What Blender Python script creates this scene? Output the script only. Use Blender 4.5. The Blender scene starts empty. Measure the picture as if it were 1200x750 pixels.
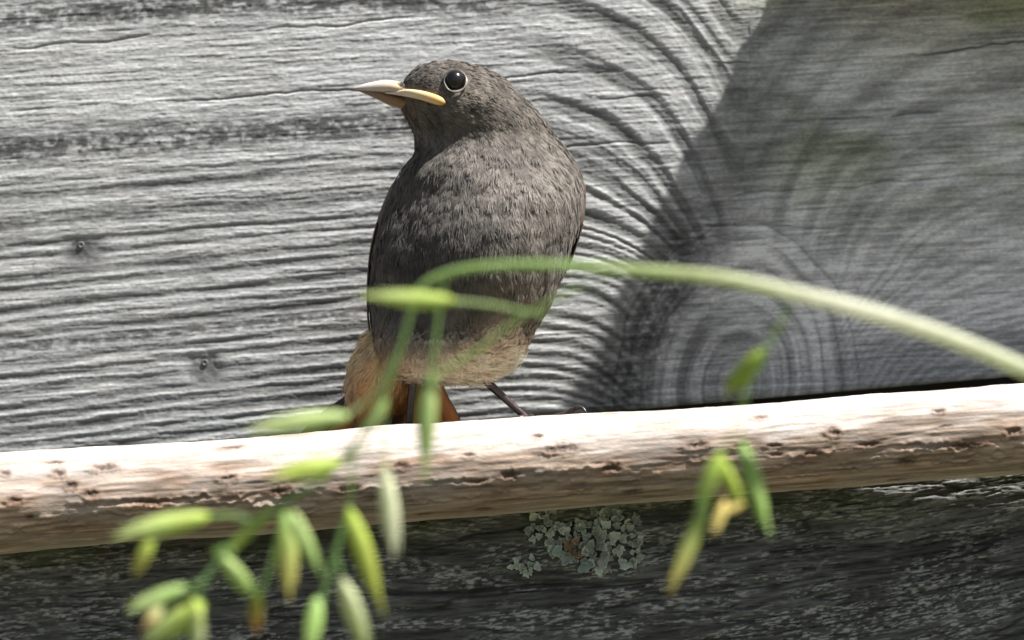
import bpy, math, random
import numpy as np
from mathutils import Vector

rng = np.random.default_rng(7)
random.seed(7)
R = math.radians
SC = bpy.context.scene
COL = SC.collection

# ------------------------------------------------------------------ camera
S = 0.24 / 1200.0          # metres per photo pixel in the plane Y = 0
D = 2.5                    # camera distance to that plane
ZC = 0.75                  # camera height
cam = bpy.data.cameras.new('camera')
camo = bpy.data.objects.new('camera', cam)
COL.objects.link(camo)
camo.location = (0, -D, ZC)
camo.rotation_euler = (R(90), 0, 0)
cam.sensor_width = 36.0
cam.lens = 36.0 * D / 0.24
cam.clip_start = 0.05
cam.clip_end = 2000
cam.dof.use_dof = True
cam.dof.focus_distance = D - 0.004
cam.dof.aperture_fstop = 13.5
cam.dof.aperture_blades = 9
SC.camera = camo

# ------------------------------------------------------------------ light
SUNV = Vector((0.45, -0.205, 0.90)).normalized()      # towards the sun
elev = math.asin(SUNV.z)
world = bpy.data.worlds.new('World')
SC.world = world
world.use_nodes = True
wn = world.node_tree.nodes
wl = world.node_tree.links
wn.clear()
sky = wn.new('ShaderNodeTexSky')
sky.sky_type = 'NISHITA'
sky.sun_disc = False
sky.sun_elevation = elev
sky.sun_rotation = math.atan2(SUNV.x, SUNV.y)
sky.air_density = 1.0
sky.dust_density = 3.0
sky.ozone_density = 0.6
bg = wn.new('ShaderNodeBackground')
bg.inputs['Strength'].default_value = 0.05
wo = wn.new('ShaderNodeOutputWorld')
wl.new(sky.outputs[0], bg.inputs['Color'])
wl.new(bg.outputs[0], wo.inputs['Surface'])
sun = bpy.data.lights.new('sun', 'SUN')
sun.energy = 5.0
sun.angle = R(1.3)
sun.color = (1.0, 0.975, 0.95)
suno = bpy.data.objects.new('sun', sun)
COL.objects.link(suno)
suno.rotation_euler = SUNV.to_track_quat('Z', 'Y').to_euler()
SC.view_settings.view_transform = 'Standard'
SC.view_settings.look = 'None'
SC.view_settings.gamma = 1.0
SC.view_settings.exposure = 1.1

# ------------------------------------------------------------------ helpers
def P(px, py, Y=0.0):
    k = S * (D + Y) / D
    return Vector(((px - 600) * k, Y, ZC + (375 - py) * k))

def arrP(px, py, Y):
    px, py, Y = np.broadcast_arrays(np.asarray(px, float), np.asarray(py, float), np.asarray(Y, float))
    k = S * (D + Y) / D
    return np.stack([(px - 600) * k, Y, ZC + (375 - py) * k], -1)

_tabs = {}
def vnoise(x, y, seed=0):
    if seed not in _tabs:
        _tabs[seed] = np.random.default_rng(1000 + seed).random((256, 256))
    T = _tabs[seed]
    x = np.asarray(x, float); y = np.asarray(y, float)
    xi = np.floor(x).astype(int); yi = np.floor(y).astype(int)
    fx = x - xi; fy = y - yi
    fx = fx * fx * (3 - 2 * fx); fy = fy * fy * (3 - 2 * fy)
    a = T[xi & 255, yi & 255]; b = T[(xi + 1) & 255, yi & 255]
    c = T[xi & 255, (yi + 1) & 255]; d = T[(xi + 1) & 255, (yi + 1) & 255]
    return (a * (1 - fx) + b * fx) * (1 - fy) + (c * (1 - fx) + d * fx) * fy

def fbm(x, y, seed=0, octv=4):
    s = 0; a = 1.0; t = 0
    for o in range(octv):
        s = s + a * vnoise(x * 2 ** o + 17.3 * o, y * 2 ** o + 5.1 * o, seed + o)
        t += a; a *= 0.5
    return s / t

def sstep(a, b, x):
    t = np.clip((x - a) / (b - a), 0, 1)
    return t * t * (3 - 2 * t)

def link(name, me, mat=None, parent=None):
    o = bpy.data.objects.new(name, me)
    COL.objects.link(o)
    if mat and me is not None:
        me.materials.clear(); me.materials.append(mat)
    if parent is not None:
        o.parent = parent
    return o

def tag(o, label=None, cat=None, group=None, kind=None):
    if label: o['label'] = label
    if cat: o['category'] = cat
    if group: o['group'] = group
    if kind: o['kind'] = kind
    return o

def empty(name, loc):
    o = bpy.data.objects.new(name, None)
    o.empty_display_size = 0.01
    COL.objects.link(o)
    o.location = loc
    return o

def keep(o, parent):
    # parent without moving
    bpy.context.view_layer.update()
    o.parent = parent
    o.matrix_parent_inverse = parent.matrix_world.inverted()
    return o

def raw_mesh(name, V, F, cols=None, smooth=True):
    """V (n,3); F list of arrays (m,3) or (m,4)."""
    me = bpy.data.meshes.new(name)
    V = np.asarray(V, np.float32)
    me.vertices.add(len(V))
    me.vertices.foreach_set('co', V.ravel())
    Fs = F if isinstance(F, list) else [F]
    li = np.concatenate([f.ravel() for f in Fs]).astype(np.int32)
    tot = np.concatenate([np.full(len(f), f.shape[1]) for f in Fs]).astype(np.int32)
    st = np.concatenate([[0], np.cumsum(tot)[:-1]]).astype(np.int32)
    me.loops.add(len(li))
    me.loops.foreach_set('vertex_index', li)
    me.polygons.add(len(tot))
    me.polygons.foreach_set('loop_start', st)
    me.polygons.foreach_set('loop_total', tot)
    me.polygons.foreach_set('use_smooth', np.full(len(tot), smooth))
    if cols is not None:
        at = me.color_attributes.new('tint', 'FLOAT_COLOR', 'POINT')
        c = np.ones((len(V), 4), np.float32); c[:, :3] = cols
        at.data.foreach_set('color', c.ravel())
    me.update(calc_edges=True)
    me.validate()
    return me

def grid_faces(h, w, wrap=False):
    r = np.arange(h - 1)[:, None]
    c = np.arange(w if wrap else w - 1)[None, :]
    c2 = (c + 1) % w
    q = np.stack(np.broadcast_arrays(r * w + c, r * w + c2, (r + 1) * w + c2, (r + 1) * w + c), -1)
    return q.reshape(-1, 4)

def grid_mesh(name, V, cols=None, wrap=False, flip=False):
    h, w = V.shape[:2]
    f = grid_faces(h, w, wrap)
    if flip: f = f[:, ::-1]
    return raw_mesh(name, V.reshape(-1, 3), f, None if cols is None else cols.reshape(-1, 3))

def spline(pts, n):
    """Catmull-Rom through pts (k,m) -> (n,m)"""
    p = np.asarray(pts, float)
    k = len(p)
    e = np.vstack([2 * p[0] - p[1], p, 2 * p[-1] - p[-2]])
    t = np.linspace(0, k - 1, n)
    i = np.clip(np.floor(t).astype(int), 0, k - 2)
    f = (t - i)[:, None]
    p0, p1, p2, p3 = e[i], e[i + 1], e[i + 2], e[i + 3]
    return 0.5 * (2 * p1 + (p2 - p0) * f + (2 * p0 - 5 * p1 + 4 * p2 - p3) * f ** 2 + (3 * p1 - p0 - 3 * p2 + p3) * f ** 3)

def tube_arrays(pts, rad, seg=10, flat=1.0):
    p = np.asarray(pts, float); n = len(p)
    rad = np.broadcast_to(np.asarray(rad, float), (n,))
    t = np.gradient(p, axis=0); t /= np.linalg.norm(t, axis=1)[:, None] + 1e-12
    up = np.array([0.12, 1.0, 0.21])
    b = np.cross(t, up); b /= np.linalg.norm(b, axis=1)[:, None] + 1e-12
    c = np.cross(b, t)
    a = np.linspace(0, 2 * np.pi, seg, endpoint=False)
    V = p[:, None] + rad[:, None, None] * (np.cos(a)[None, :, None] * b[:, None] + flat * np.sin(a)[None, :, None] * c[:, None])
    V = V.reshape(-1, 3)
    F = grid_faces(n, seg, True)
    V = np.vstack([V, p[0], p[-1]])
    i0, i1 = n * seg, n * seg + 1
    k = np.arange(seg); k2 = (k + 1) % seg
    T = np.vstack([np.stack([np.full(seg, i0), k2, k], 1), np.stack([np.full(seg, i1), (n - 1) * seg + k, (n - 1) * seg + k2], 1)])
    return V, F, T

def tube(name, pts, rad, seg=10, flat=1.0, cols=None):
    V, F, T = tube_arrays(pts, rad, seg, flat)
    c = None
    if cols is not None:
        n = len(pts)
        c = np.repeat(np.asarray(cols, float), seg, axis=0)
        c = np.vstack([c, cols[0], cols[-1]])
    return raw_mesh(name, V, [F, T], c)

def box_mesh(name, a, b, bev=0.0012):
    import bmesh
    bm = bmesh.new()
    bmesh.ops.create_cube(bm, size=1.0)
    a = Vector(a); b = Vector(b)
    for v in bm.verts:
        v.co = Vector([(a[i] + b[i]) / 2 + v.co[i] * (b[i] - a[i]) for i in range(3)])
    bmesh.ops.bevel(bm, geom=bm.edges[:], offset=bev, segments=2, affect='EDGES')
    me = bpy.data.meshes.new(name); bm.to_mesh(me); bm.free()
    return me

# ------------------------------------------------------------------ materials
def mat_new(name):
    m = bpy.data.materials.new(name); m.use_nodes = True
    nt = m.node_tree
    return m, nt.nodes, nt.links, nt.nodes['Principled BSDF']

def tint_mat(name, rough=0.8, spec=0.3, noise_scale=(60, 60, 60), amt=0.2, bump=0.0, bump_scale=None, sheen=0.0, transl=0.0, flake=0):
    m, N, L, B = mat_new(name)
    at = N.new('ShaderNodeAttribute'); at.attribute_name = 'tint'
    tc = N.new('ShaderNodeTexCoord')
    mp = N.new('ShaderNodeMapping'); mp.inputs['Scale'].default_value = noise_scale
    nz = N.new('ShaderNodeTexNoise'); nz.inputs['Scale'].default_value = 1.0; nz.inputs['Detail'].default_value = 5
    L.new(tc.outputs['Object'], mp.inputs['Vector']); L.new(mp.outputs[0], nz.inputs['Vector'])
    mr = N.new('ShaderNodeMapRange'); mr.inputs['From Min'].default_value = 0.25; mr.inputs['From Max'].default_value = 0.75
    mr.inputs['To Min'].default_value = 1 - amt; mr.inputs['To Max'].default_value = 1 + amt
    L.new(nz.outputs['Fac'], mr.inputs['Value'])
    mx = N.new('ShaderNodeVectorMath'); mx.operation = 'SCALE'
    L.new(at.outputs['Color'], mx.inputs[0]); L.new(mr.outputs[0], mx.inputs['Scale'])
    L.new(mx.outputs[0], B.inputs['Base Color'])
    B.inputs['Roughness'].default_value = rough
    B.inputs['Specular IOR Level'].default_value = spec
    if sheen:
        B.inputs['Sheen Weight'].default_value = sheen; B.inputs['Sheen Roughness'].default_value = 0.5
    if bump:
        bp = N.new('ShaderNodeBump'); bp.inputs['Strength'].default_value = bump; bp.inputs['Distance'].default_value = 0.0002
        L.new(nz.outputs['Fac'], bp.inputs['Height']); L.new(bp.outputs[0], B.inputs['Normal'])
    if transl:
        tr = N.new('ShaderNodeBsdfTranslucent'); ms = N.new('ShaderNodeMixShader'); ms.inputs[0].default_value = transl
        out = N['Material Output']
        L.new(mx.outputs[0], tr.inputs['Color']); L.new(B.outputs[0], ms.inputs[1]); L.new(tr.outputs[0], ms.inputs[2])
        L.new(ms.outputs[0], out.inputs['Surface'])
    return m

def plain_mat(name, col, rough=0.6, spec=0.4, amt=0.25, scale=200.0, bump=0.15, metal=0.0):
    m, N, L, B = mat_new(name)
    tc = N.new('ShaderNodeTexCoord')
    nz = N.new('ShaderNodeTexNoise'); nz.inputs['Scale'].default_value = scale; nz.inputs['Detail'].default_value = 4
    L.new(tc.outputs['Object'], nz.inputs['Vector'])
    cr = N.new('ShaderNodeValToRGB')
    cr.color_ramp.elements[0].position = 0.3; cr.color_ramp.elements[1].position = 0.7
    cr.color_ramp.elements[0].color = tuple(c * (1 - amt) for c in col) + (1,)
    cr.color_ramp.elements[1].color = tuple(min(1, c * (1 + amt)) for c in col) + (1,)
    L.new(nz.outputs['Fac'], cr.inputs[0]); L.new(cr.outputs[0], B.inputs['Base Color'])
    B.inputs['Roughness'].default_value = rough; B.inputs['Specular IOR Level'].default_value = spec
    B.inputs['Metallic'].default_value = metal
    if bump:
        bp = N.new('ShaderNodeBump'); bp.inputs['Strength'].default_value = bump; bp.inputs['Distance'].default_value = 0.0003
        L.new(nz.outputs['Fac'], bp.inputs['Height']); L.new(bp.outputs[0], B.inputs['Normal'])
    return m

M_plank = tint_mat('weathered_plank_wood', 0.85, 0.25, (350, 900, 5000), 0.16, 0.35)
M_beam = tint_mat('weathered_beam_wood', 0.85, 0.25, (500, 900, 5000), 0.22, 0.4)
M_bark = tint_mat('bark', 0.7, 0.35, (900, 2500, 2500), 0.14, 0.35)
M_plume = tint_mat('plumage', 0.75, 0.25, (900, 900, 900), 0.12, 0.0, sheen=0.15, transl=0.12)
M_skin = tint_mat('under_plumage', 0.9, 0.1, (1500, 1500, 1500), 0.3, 0.4)
M_quill = tint_mat('flight_feather', 0.55, 0.4, (3000, 3000, 3000), 0.15, 0.1, transl=0.08)
M_beak = tint_mat('beak_horn', 0.35, 0.5, (800, 1500, 1500), 0.08, 0.05)
M_leg = tint_mat('leg_scales', 0.3, 0.6, (2500, 2500, 2500), 0.2, 0.3)
M_grass = tint_mat('grass_green', 0.45, 0.5, (500, 500, 500), 0.15, 0.1, transl=0.55)
M_lichen = tint_mat('lichen_grey_green', 0.9, 0.15, (1500, 1500, 1500), 0.2, 0.4)
M_wood = plain_mat('rough_grey_wood', (0.2, 0.19, 0.175), 0.9, 0.2, 0.35, 60, 0.4)
M_dark = plain_mat('slot_shade_wood', (0.05, 0.046, 0.042), 0.95, 0.1, 0.3, 60, 0.3)  # dark colour stands in for the shade inside the slot
M_nail = plain_mat('nail_steel', (0.16, 0.155, 0.145), 0.7, 0.4, 0.3, 1500, 0.3, 0.4)

def eye_mat():
    m, N, L, B = mat_new('eye_black')
    tc = N.new('ShaderNodeTexCoord')
    nz = N.new('ShaderNodeTexNoise'); nz.inputs['Scale'].default_value = 900
    L.new(tc.outputs['Object'], nz.inputs['Vector'])
    cr = N.new('ShaderNodeValToRGB')
    cr.color_ramp.elements[0].color = (0.004, 0.0035, 0.003, 1); cr.color_ramp.elements[1].color = (0.014, 0.010, 0.008, 1)
    L.new(nz.outputs['Fac'], cr.inputs[0]); L.new(cr.outputs[0], B.inputs['Base Color'])
    B.inputs['Roughness'].default_value = 0.19; B.inputs['Specular IOR Level'].default_value = 0.5
    return m
M_eye = eye_mat()

def ground_mat():
    m, N, L, B = mat_new('meadow_ground')
    tc = N.new('ShaderNodeTexCoord')
    nz = N.new('ShaderNodeTexNoise'); nz.inputs['Scale'].default_value = 3.0; nz.inputs['Detail'].default_value = 8
    L.new(tc.outputs['Object'], nz.inputs['Vector'])
    cr = N.new('ShaderNodeValToRGB')
    cr.color_ramp.elements[0].position = 0.35; cr.color_ramp.elements[1].position = 0.65
    cr.color_ramp.elements[0].color = (0.05, 0.055, 0.025, 1); cr.color_ramp.elements[1].color = (0.095, 0.085, 0.05, 1)
    L.new(nz.outputs['Fac'], cr.inputs[0]); L.new(cr.outputs[0], B.inputs['Base Color'])
    B.inputs['Roughness'].default_value = 0.95
    return m

# ------------------------------------------------------------------ setting: ground
gm = raw_mesh('ground', [(-300, -300, 0), (300, -300, 0), (300, 300, 0), (-300, 300, 0)], np.array([[0, 1, 2, 3]]), smooth=False)
tag(link('ground', gm, ground_mat()), kind='structure')

YB = 0.036         # front face of the upper plank
BR_Y = -0.020      # branch axis
BEAM_F = -0.0088   # front face of the lower beam
BEAM_B = 0.012

# ------------------------------------------------------------------ upper plank with knot
def plank_edge(bx): return 440 + (1200 - bx) * 0.0875

def ring_tables():
    v = np.arange(-900, 1400, 0.5)
    dep = np.zeros_like(v); rough = np.zeros_like(v)
    L = [(8, 17, .62, 1), (157, 18, .7, 1), (196, 4, .5, 0), (211, 6.5, .8, .3), (242, 9, .8, .4), (268, 3.5, .9, 0), (283, 3.5, .7, 0),
         (304, 5, .85, 0), (318, 5, .8, 0), (340, 5.5, 1, 0), (356, 4, .6, .2), (371, 5.5, 1, 0), (385, 8, .6, .8), (404, 5, .95, 0),
         (420, 5, .95, 0), (437, 5.5, .85, 0), (453, 5, .95, 0), (467, 5, .9, 0), (482, 6, .9, .2), (496, 4, .8, 0), (509, 5, .9, .2)]
    r = random.Random(3)
    y = 524
    while y < 1380:
        L.append((y, r.uniform(4, 6), r.uniform(.7, 1), r.random() * .3)); y += r.uniform(13, 19)
    y = -42
    while y > -880:
        L.append((y, r.uniform(7, 13), r.uniform(.55, .95), r.random() * .6)); y -= r.uniform(27, 48) if y > -260 else r.uniform(13, 26)
    for c, h, d, g in L:
        k = np.exp(-np.abs((v - c) / h) ** 2.6)
        dep = np.maximum(dep, d * k); rough = np.maximum(rough, g * k)
    return v, dep, rough

def make_upper():
    xs = np.concatenate([np.linspace(-3600, -500, 60)[:-1], np.linspace(-500, -80, 120)[:-1], np.linspace(-80, 1280, 1090), np.linspace(1280, 1700, 120)[1:], np.linspace(1700, 4600, 60)[1:]])
    es = np.concatenate([np.linspace(-6, 575, 520), np.linspace(575, 900, 40)[1:]])
    bx, e = np.meshgrid(xs, es)
    by = plank_edge(bx) - np.maximum(e, 0)
    # ring coordinate
    tilt = 0.05 + 0.075 * np.clip(by / 500, -0.3, 1.2)
    wob = (fbm(bx / 260, by / 60, 11, 3) - .5) * 9 + (fbm(bx / 45, by / 14, 21, 2) - .5) * 3.0
    kx, ky = 862, 455
    dx = bx - kx - (ky - by) * 0.04; dy = by - ky
    sx = np.where(dx < 0, 95 - 48 * sstep(215, 345, by), 125 - 40 * sstep(300, 420, by))
    rho = np.sqrt(dx ** 2 + 34 ** 2) - 20
    A = 400 * np.exp(-np.abs(dy) / 720) + 330 * np.exp(-(dy / 125) ** 2)
    G = A * np.exp(-rho / sx)
    v = by + tilt * (np.clip(bx, -600, 1900) - 240) * np.where(bx > 900, 0.75, 1) + wob - G
    v = v + (bx > 900) * tilt * 165
    tv, td, tr = ring_tables()
    dep = np.interp(v, tv, td); rgh = np.interp(v, tv, tr)
    # broad late-wood bands that open out only where the grain sweeps round the knot
    wv = v + (fbm(bx / 60, by / 40, 13, 2) - .5) * 14
    bandn = sstep(-.25, .95, np.sin(wv / 60 * 2 * np.pi + 1.1)) * sstep(560, 690, bx) * (1 - sstep(255, 330, by) * .8)
    dep = np.maximum(dep * (1 - .5 * sstep(560, 690, bx) * (v < 150)), .95 * bandn)
    deepen = 1 + .5 * sstep(590, 700, bx) * (1 - sstep(840, 930, bx)) * (1 - sstep(230, 330, by))
    # fine cross-grain cracks in rough early-wood bands
    bead = .6 * fbm(bx / 5.5, by / 4.5, 31, 3) + .4 * fbm(bx / 14, by / 6, 35, 2)
    fib = fbm(bx / 55.0 + by / 90, (by + 0.06 * bx) / 2.6, 41, 3)
    fib2 = fbm(bx / 16.0, (by + 0.06 * bx) / 3.4, 51, 2)
    big = fbm(bx / 220.0, by / 90.0, 61, 4)
    dep = dep * (0.55 + 0.9 * fbm(bx / 70, v / 10, 71, 3)) + (fbm(bx / 24, v / 4.5, 73, 2) - .5) * .30
    dep = np.clip(dep, 0, 1.2)
    rgh = rgh * (1 - .8 * sstep(560, 660, bx))
    depg = dep * (1 - .45 * rgh) + rgh * (bead - .5) * .5
    dep = np.clip(dep - rgh * sstep(.40, .70, bead) * .55, 0, 1.2) * (1 - .5 * sstep(760, 900, bx))
    er = np.sqrt((dx / .95) ** 2 + (dy / 1.30) ** 2) + (fbm(bx / 50, by / 50, 75, 3) - .5) * 16
    inside = 1 - sstep(105, 175, er)
    arcs = np.zeros_like(er)
    for rad_, wd_, st_ in ((148, 1.8, .55), (128, 1.5, .4), (108, 2.2, .6), (92, 3, .45), (80, 2, .35), (66, 5, .6), (50, 3, .4), (38, 6, .6), (22, 4, .5)):
        arcs = np.maximum(arcs, 1.1 * st_ * np.exp(-((er - rad_) / wd_) ** 2) * (dy < 40))
    dep = dep * (1 - .92 * inside) + arcs * (.4 + .6 * fbm(bx / 25, by / 25, 77, 2))
    depg = depg * (1 - .9 * inside) + arcs * .5
    # knot mask: relief flattens and wood darkens
    kr = np.sqrt((dx / 1.0) ** 2 + (dy / 1.25) ** 2)
    knot = np.exp(-(kr / 85) ** 2)
    # dark resinous grain by the knot, plus shade painted along the cast shadow edge
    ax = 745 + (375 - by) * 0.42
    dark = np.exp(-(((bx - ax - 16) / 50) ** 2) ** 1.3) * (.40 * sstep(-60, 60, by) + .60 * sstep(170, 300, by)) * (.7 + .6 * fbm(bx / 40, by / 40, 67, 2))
    ring_soft = np.clip(1 - 0.45 * sstep(780, 1000, bx) - .5 * knot, .15, 1)
    h = -depg * 0.00027 * ring_soft * deepen
    grit = fbm(bx / 3.2, by / 1.9, 45, 2)
    h += (fib - .5) * 0.00022 + (fib2 - .5) * 0.00014 + (grit - .5) * .00010 + (big - .5) * 0.0005
    # long drying crack
    cy = 133 - 0.068 * bx + (fbm(bx / 120, bx * 0, 81, 3) - .5) * 12 + (fbm(bx / 14, bx * 0, 83, 2) - .5) * 2.5
    cw = .8 + .9 * fbm(bx / 70, bx * 0 + 3, 85, 2)
    crk = np.exp(-((by - cy) / cw) ** 2) * sstep(.36, .58, fbm(bx / 110, bx * 0 + 7, 87, 2) + .16 * (bx > 600) * (bx < 880))
    h -= crk * 0.0003
    # secondary short checks
    for (x0, x1, y0, sl) in ((620, 800, 175, -.06), (840, 1200, 232, -.09), (905, 1120, 142, -.05), (690, 790, 118, -.05), (800, 1000, 262, .02), (0, 190, 58, -.09), (300, 470, 36, -.08)):
        yy = y0 + sl * (bx - x0) + (fbm(bx / 40, bx * 0 + y0, 89, 2) - .5) * 8
        m = np.exp(-((by - yy) / 1.3) ** 2) * sstep(x0, x0 + 30, bx) * (1 - sstep(x1 - 30, x1, bx))
        crk = np.maximum(crk, .6 * m); h -= m * 0.0003
    # dents round the two nails
    dent = 0
    for nx, ny in ((95, 289), (240, 427)):
        q = ((bx - nx) / 23) ** 2 + ((by - ny - 3) / 16) ** 2 + (fbm(bx / 8, by / 8, 99, 2) - .5) * .8
        q = np.maximum(q, 0)
        dd = np.exp(-q ** 1.5); dent = dent + dd
        sm = np.exp(-(((bx - nx - 8) / 32) ** 2 + ((by - ny - 20) / 11) ** 2) ** 1.5)
        h = h * (1 - .8 * np.clip(sm + dd, 0, 1)) - dd * 0.0006
        dep = dep * (1 - .7 * np.clip(sm + dd, 0, 1)); dent = dent + .6 * sm
    # albedo
    ridge = np.array([0.45, 0.453, 0.442]); groove = np.array([0.125, 0.130, 0.122])
    t = np.clip(dep * .85 + .0, 0, 1)[..., None]
    c = ridge * (1 - t) + groove * t
    c = c * (1 - .68 * (rgh * (.25 + .75 * sstep(.68, .36, bead)) * (1 - sstep(560, 660, bx)))[..., None])
    c = c * (1 + .40 * (sstep(.40, .68, fbm(bx / 150, by / 70, 65, 3)) * sstep(830, 960, bx))[..., None])
    c = c * (0.50 + 1.0 * fib[..., None]) * (.72 + .56 * grit[..., None]) * (0.78 + 0.44 * big[..., None]) * (0.8 + .4 * fib2[..., None])
    warm = sstep(.55, .75, fbm(bx / 60, by / 12, 91, 3))[..., None]
    c = c * (1 + warm * np.array([.02, .0, -.02]))
    alg = (sstep(.42, .66, fbm(bx / 130, by / 60, 95, 3)) * sstep(800, 960, bx) * (1 - sstep(150, 330, by)))[..., None]
    c = c * (1 - alg * np.array([.40, .36, .50]))
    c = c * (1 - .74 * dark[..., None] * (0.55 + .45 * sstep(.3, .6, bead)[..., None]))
    kring = fbm(dx / 60 + 9, er / 9, 97, 3)
    c = c * (1 - np.clip(inside, 0, 1)[..., None] * .6 * (sstep(.25, .8, kring)[..., None] - .12))
    pale = np.exp(-(((bx - 885) / 42) ** 2 + ((by - 302) / 22) ** 2))[..., None] + np.exp(-(((bx - 775) / 22) ** 2 + ((by - 425) / 40) ** 2))[..., None]
    c = c * (1 + .45 * pale)
    c = c * (1 - .75 * np.clip(crk, 0, 1)[..., None]) * (1 - .66 * np.clip(dent, 0, 1)[..., None])
    c = np.clip(c, 0.01, .75)
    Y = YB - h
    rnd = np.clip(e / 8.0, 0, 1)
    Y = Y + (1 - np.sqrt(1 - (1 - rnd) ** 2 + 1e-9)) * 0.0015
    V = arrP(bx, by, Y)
    # pad to give the plank its thickness
    V = np.concatenate([V[:1] + [0, 0.020, 0], V, V[-1:] + [0, 0.020, 0]], 0)
    V = np.concatenate([V[:, :1], V, V[:, -1:]], 1)
    V[:, 0, 1] = YB + .02; V[:, -1, 1] = YB + .02
    V[0, :, 1] = YB + .02; V[-1, :, 1] = YB + .02
    c = np.pad(c, ((1, 1), (1, 1), (0, 0)), mode='edge')
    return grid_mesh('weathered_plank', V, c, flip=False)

def obj_at_base(name, me, mat, parent=None):
    return link(name, me, mat, parent)

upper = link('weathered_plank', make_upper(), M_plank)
tag(upper, 'wide silvery weathered plank with ridged grain and a knot behind the bird', 'plank')

def nail_mesh():
    prof = [(0.0, -.0001), (0.00022, -.00012), (0.0005, 0.0001), (0.0009, 0.0002), (0.00115, 0.0001), (0.0012, -.0004), (0.0004, -.0008), (0.0, -.012)]
    a = np.linspace(0, 2 * np.pi, 16, endpoint=False)
    V = np.array([[[r * math.cos(t), -z, r * math.sin(t)] for t in a] for r, z in prof])
    return grid_mesh('nail', V, np.full(V.shape, .16), wrap=True)
nm = nail_mesh()
for nx, ny in ((95, 287), (240, 425)):
    n = link('nail', nm, M_nail, upper)
    n.location = P(nx, ny, YB + 0.0005); n.scale = (.72, 1, .72)

# board behind the plank and, out of the picture, a batten added for shade
rot_plane = math.atan(0.0875)
def slab(name, px0, px1, py0, py1, y0, y1, mat, label, cat, rot=0.0, bev=0.0015):
    a = P(px0, py1, y0); b = P(px1, py0, y0)
    c = (Vector((a.x, y0, a.z)) + Vector((b.x, y1, b.z))) / 2
    hx, hz = (b.x - a.x) / 2, (b.z - a.z) / 2
    me = box_mesh(name, (-hx, -(y1 - y0) / 2, -hz), (hx, (y1 - y0) / 2, hz), bev)
    o = link(name, me, mat)
    o.location = c; o.rotation_euler = (0, -rot, 0)
    return tag(o, label, cat)

slab('backing_board', -3400, 4400, -430, 1400, YB + .0205, YB + .04, M_dark, 'board behind the narrow slot under the silvery plank, coloured dark for the slot shade', 'board', rot_plane)
# unseen batten added above the picture to throw the shade over the knot
def shade_batten_mesh():
    x0, x1, y0, y1 = 958, 2300, -118, -34
    dep = np.linspace(YB - .0295, YB - .0002, 50)
    hs = np.linspace(y0, y1, 20)
    Dm, Hm = np.meshgrid(dep, hs, indexing='ij')
    e = (fbm((Dm - YB) / .0016, Hm / 60, 171, 3) - .5) * 34 + (fbm((Dm - YB) / .006, Hm / 60, 175, 2) - .5) * 16  # ragged end, shaped to break up the shadow edge
    end = arrP(x0 + e, Hm, Dm); far = arrP(x1 + 0 * e, Hm, Dm)
    n1, n2 = Dm.shape
    V = np.concatenate([end.reshape(-1, 3), far.reshape(-1, 3)])
    f = grid_faces(n1, n2); o = n1 * n2
    loop = [(i, 0) for i in range(n1)] + [(n1 - 1, j) for j in range(1, n2)] + [(i, n2 - 1) for i in range(n1 - 2, -1, -1)] + [(0, j) for j in range(n2 - 2, 0, -1)]
    L = np.array([i * n2 + j for i, j in loop]); L2 = np.roll(L, -1)
    side = np.stack([L, L2, L2 + o, L + o], 1)
    return raw_mesh('added_shade_batten', V, [f, f[:, ::-1] + o, side], smooth=False)
tag(link('added_shade_batten', shade_batten_mesh(), M_wood), 'unseen grey batten added above the knot to shade the weathered plank, end ragged for the shadow edge', 'batten')

# ------------------------------------------------------------------ lower beam
def beam_top(bx): return 508 + (480 - bx) * 0.0742

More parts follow.
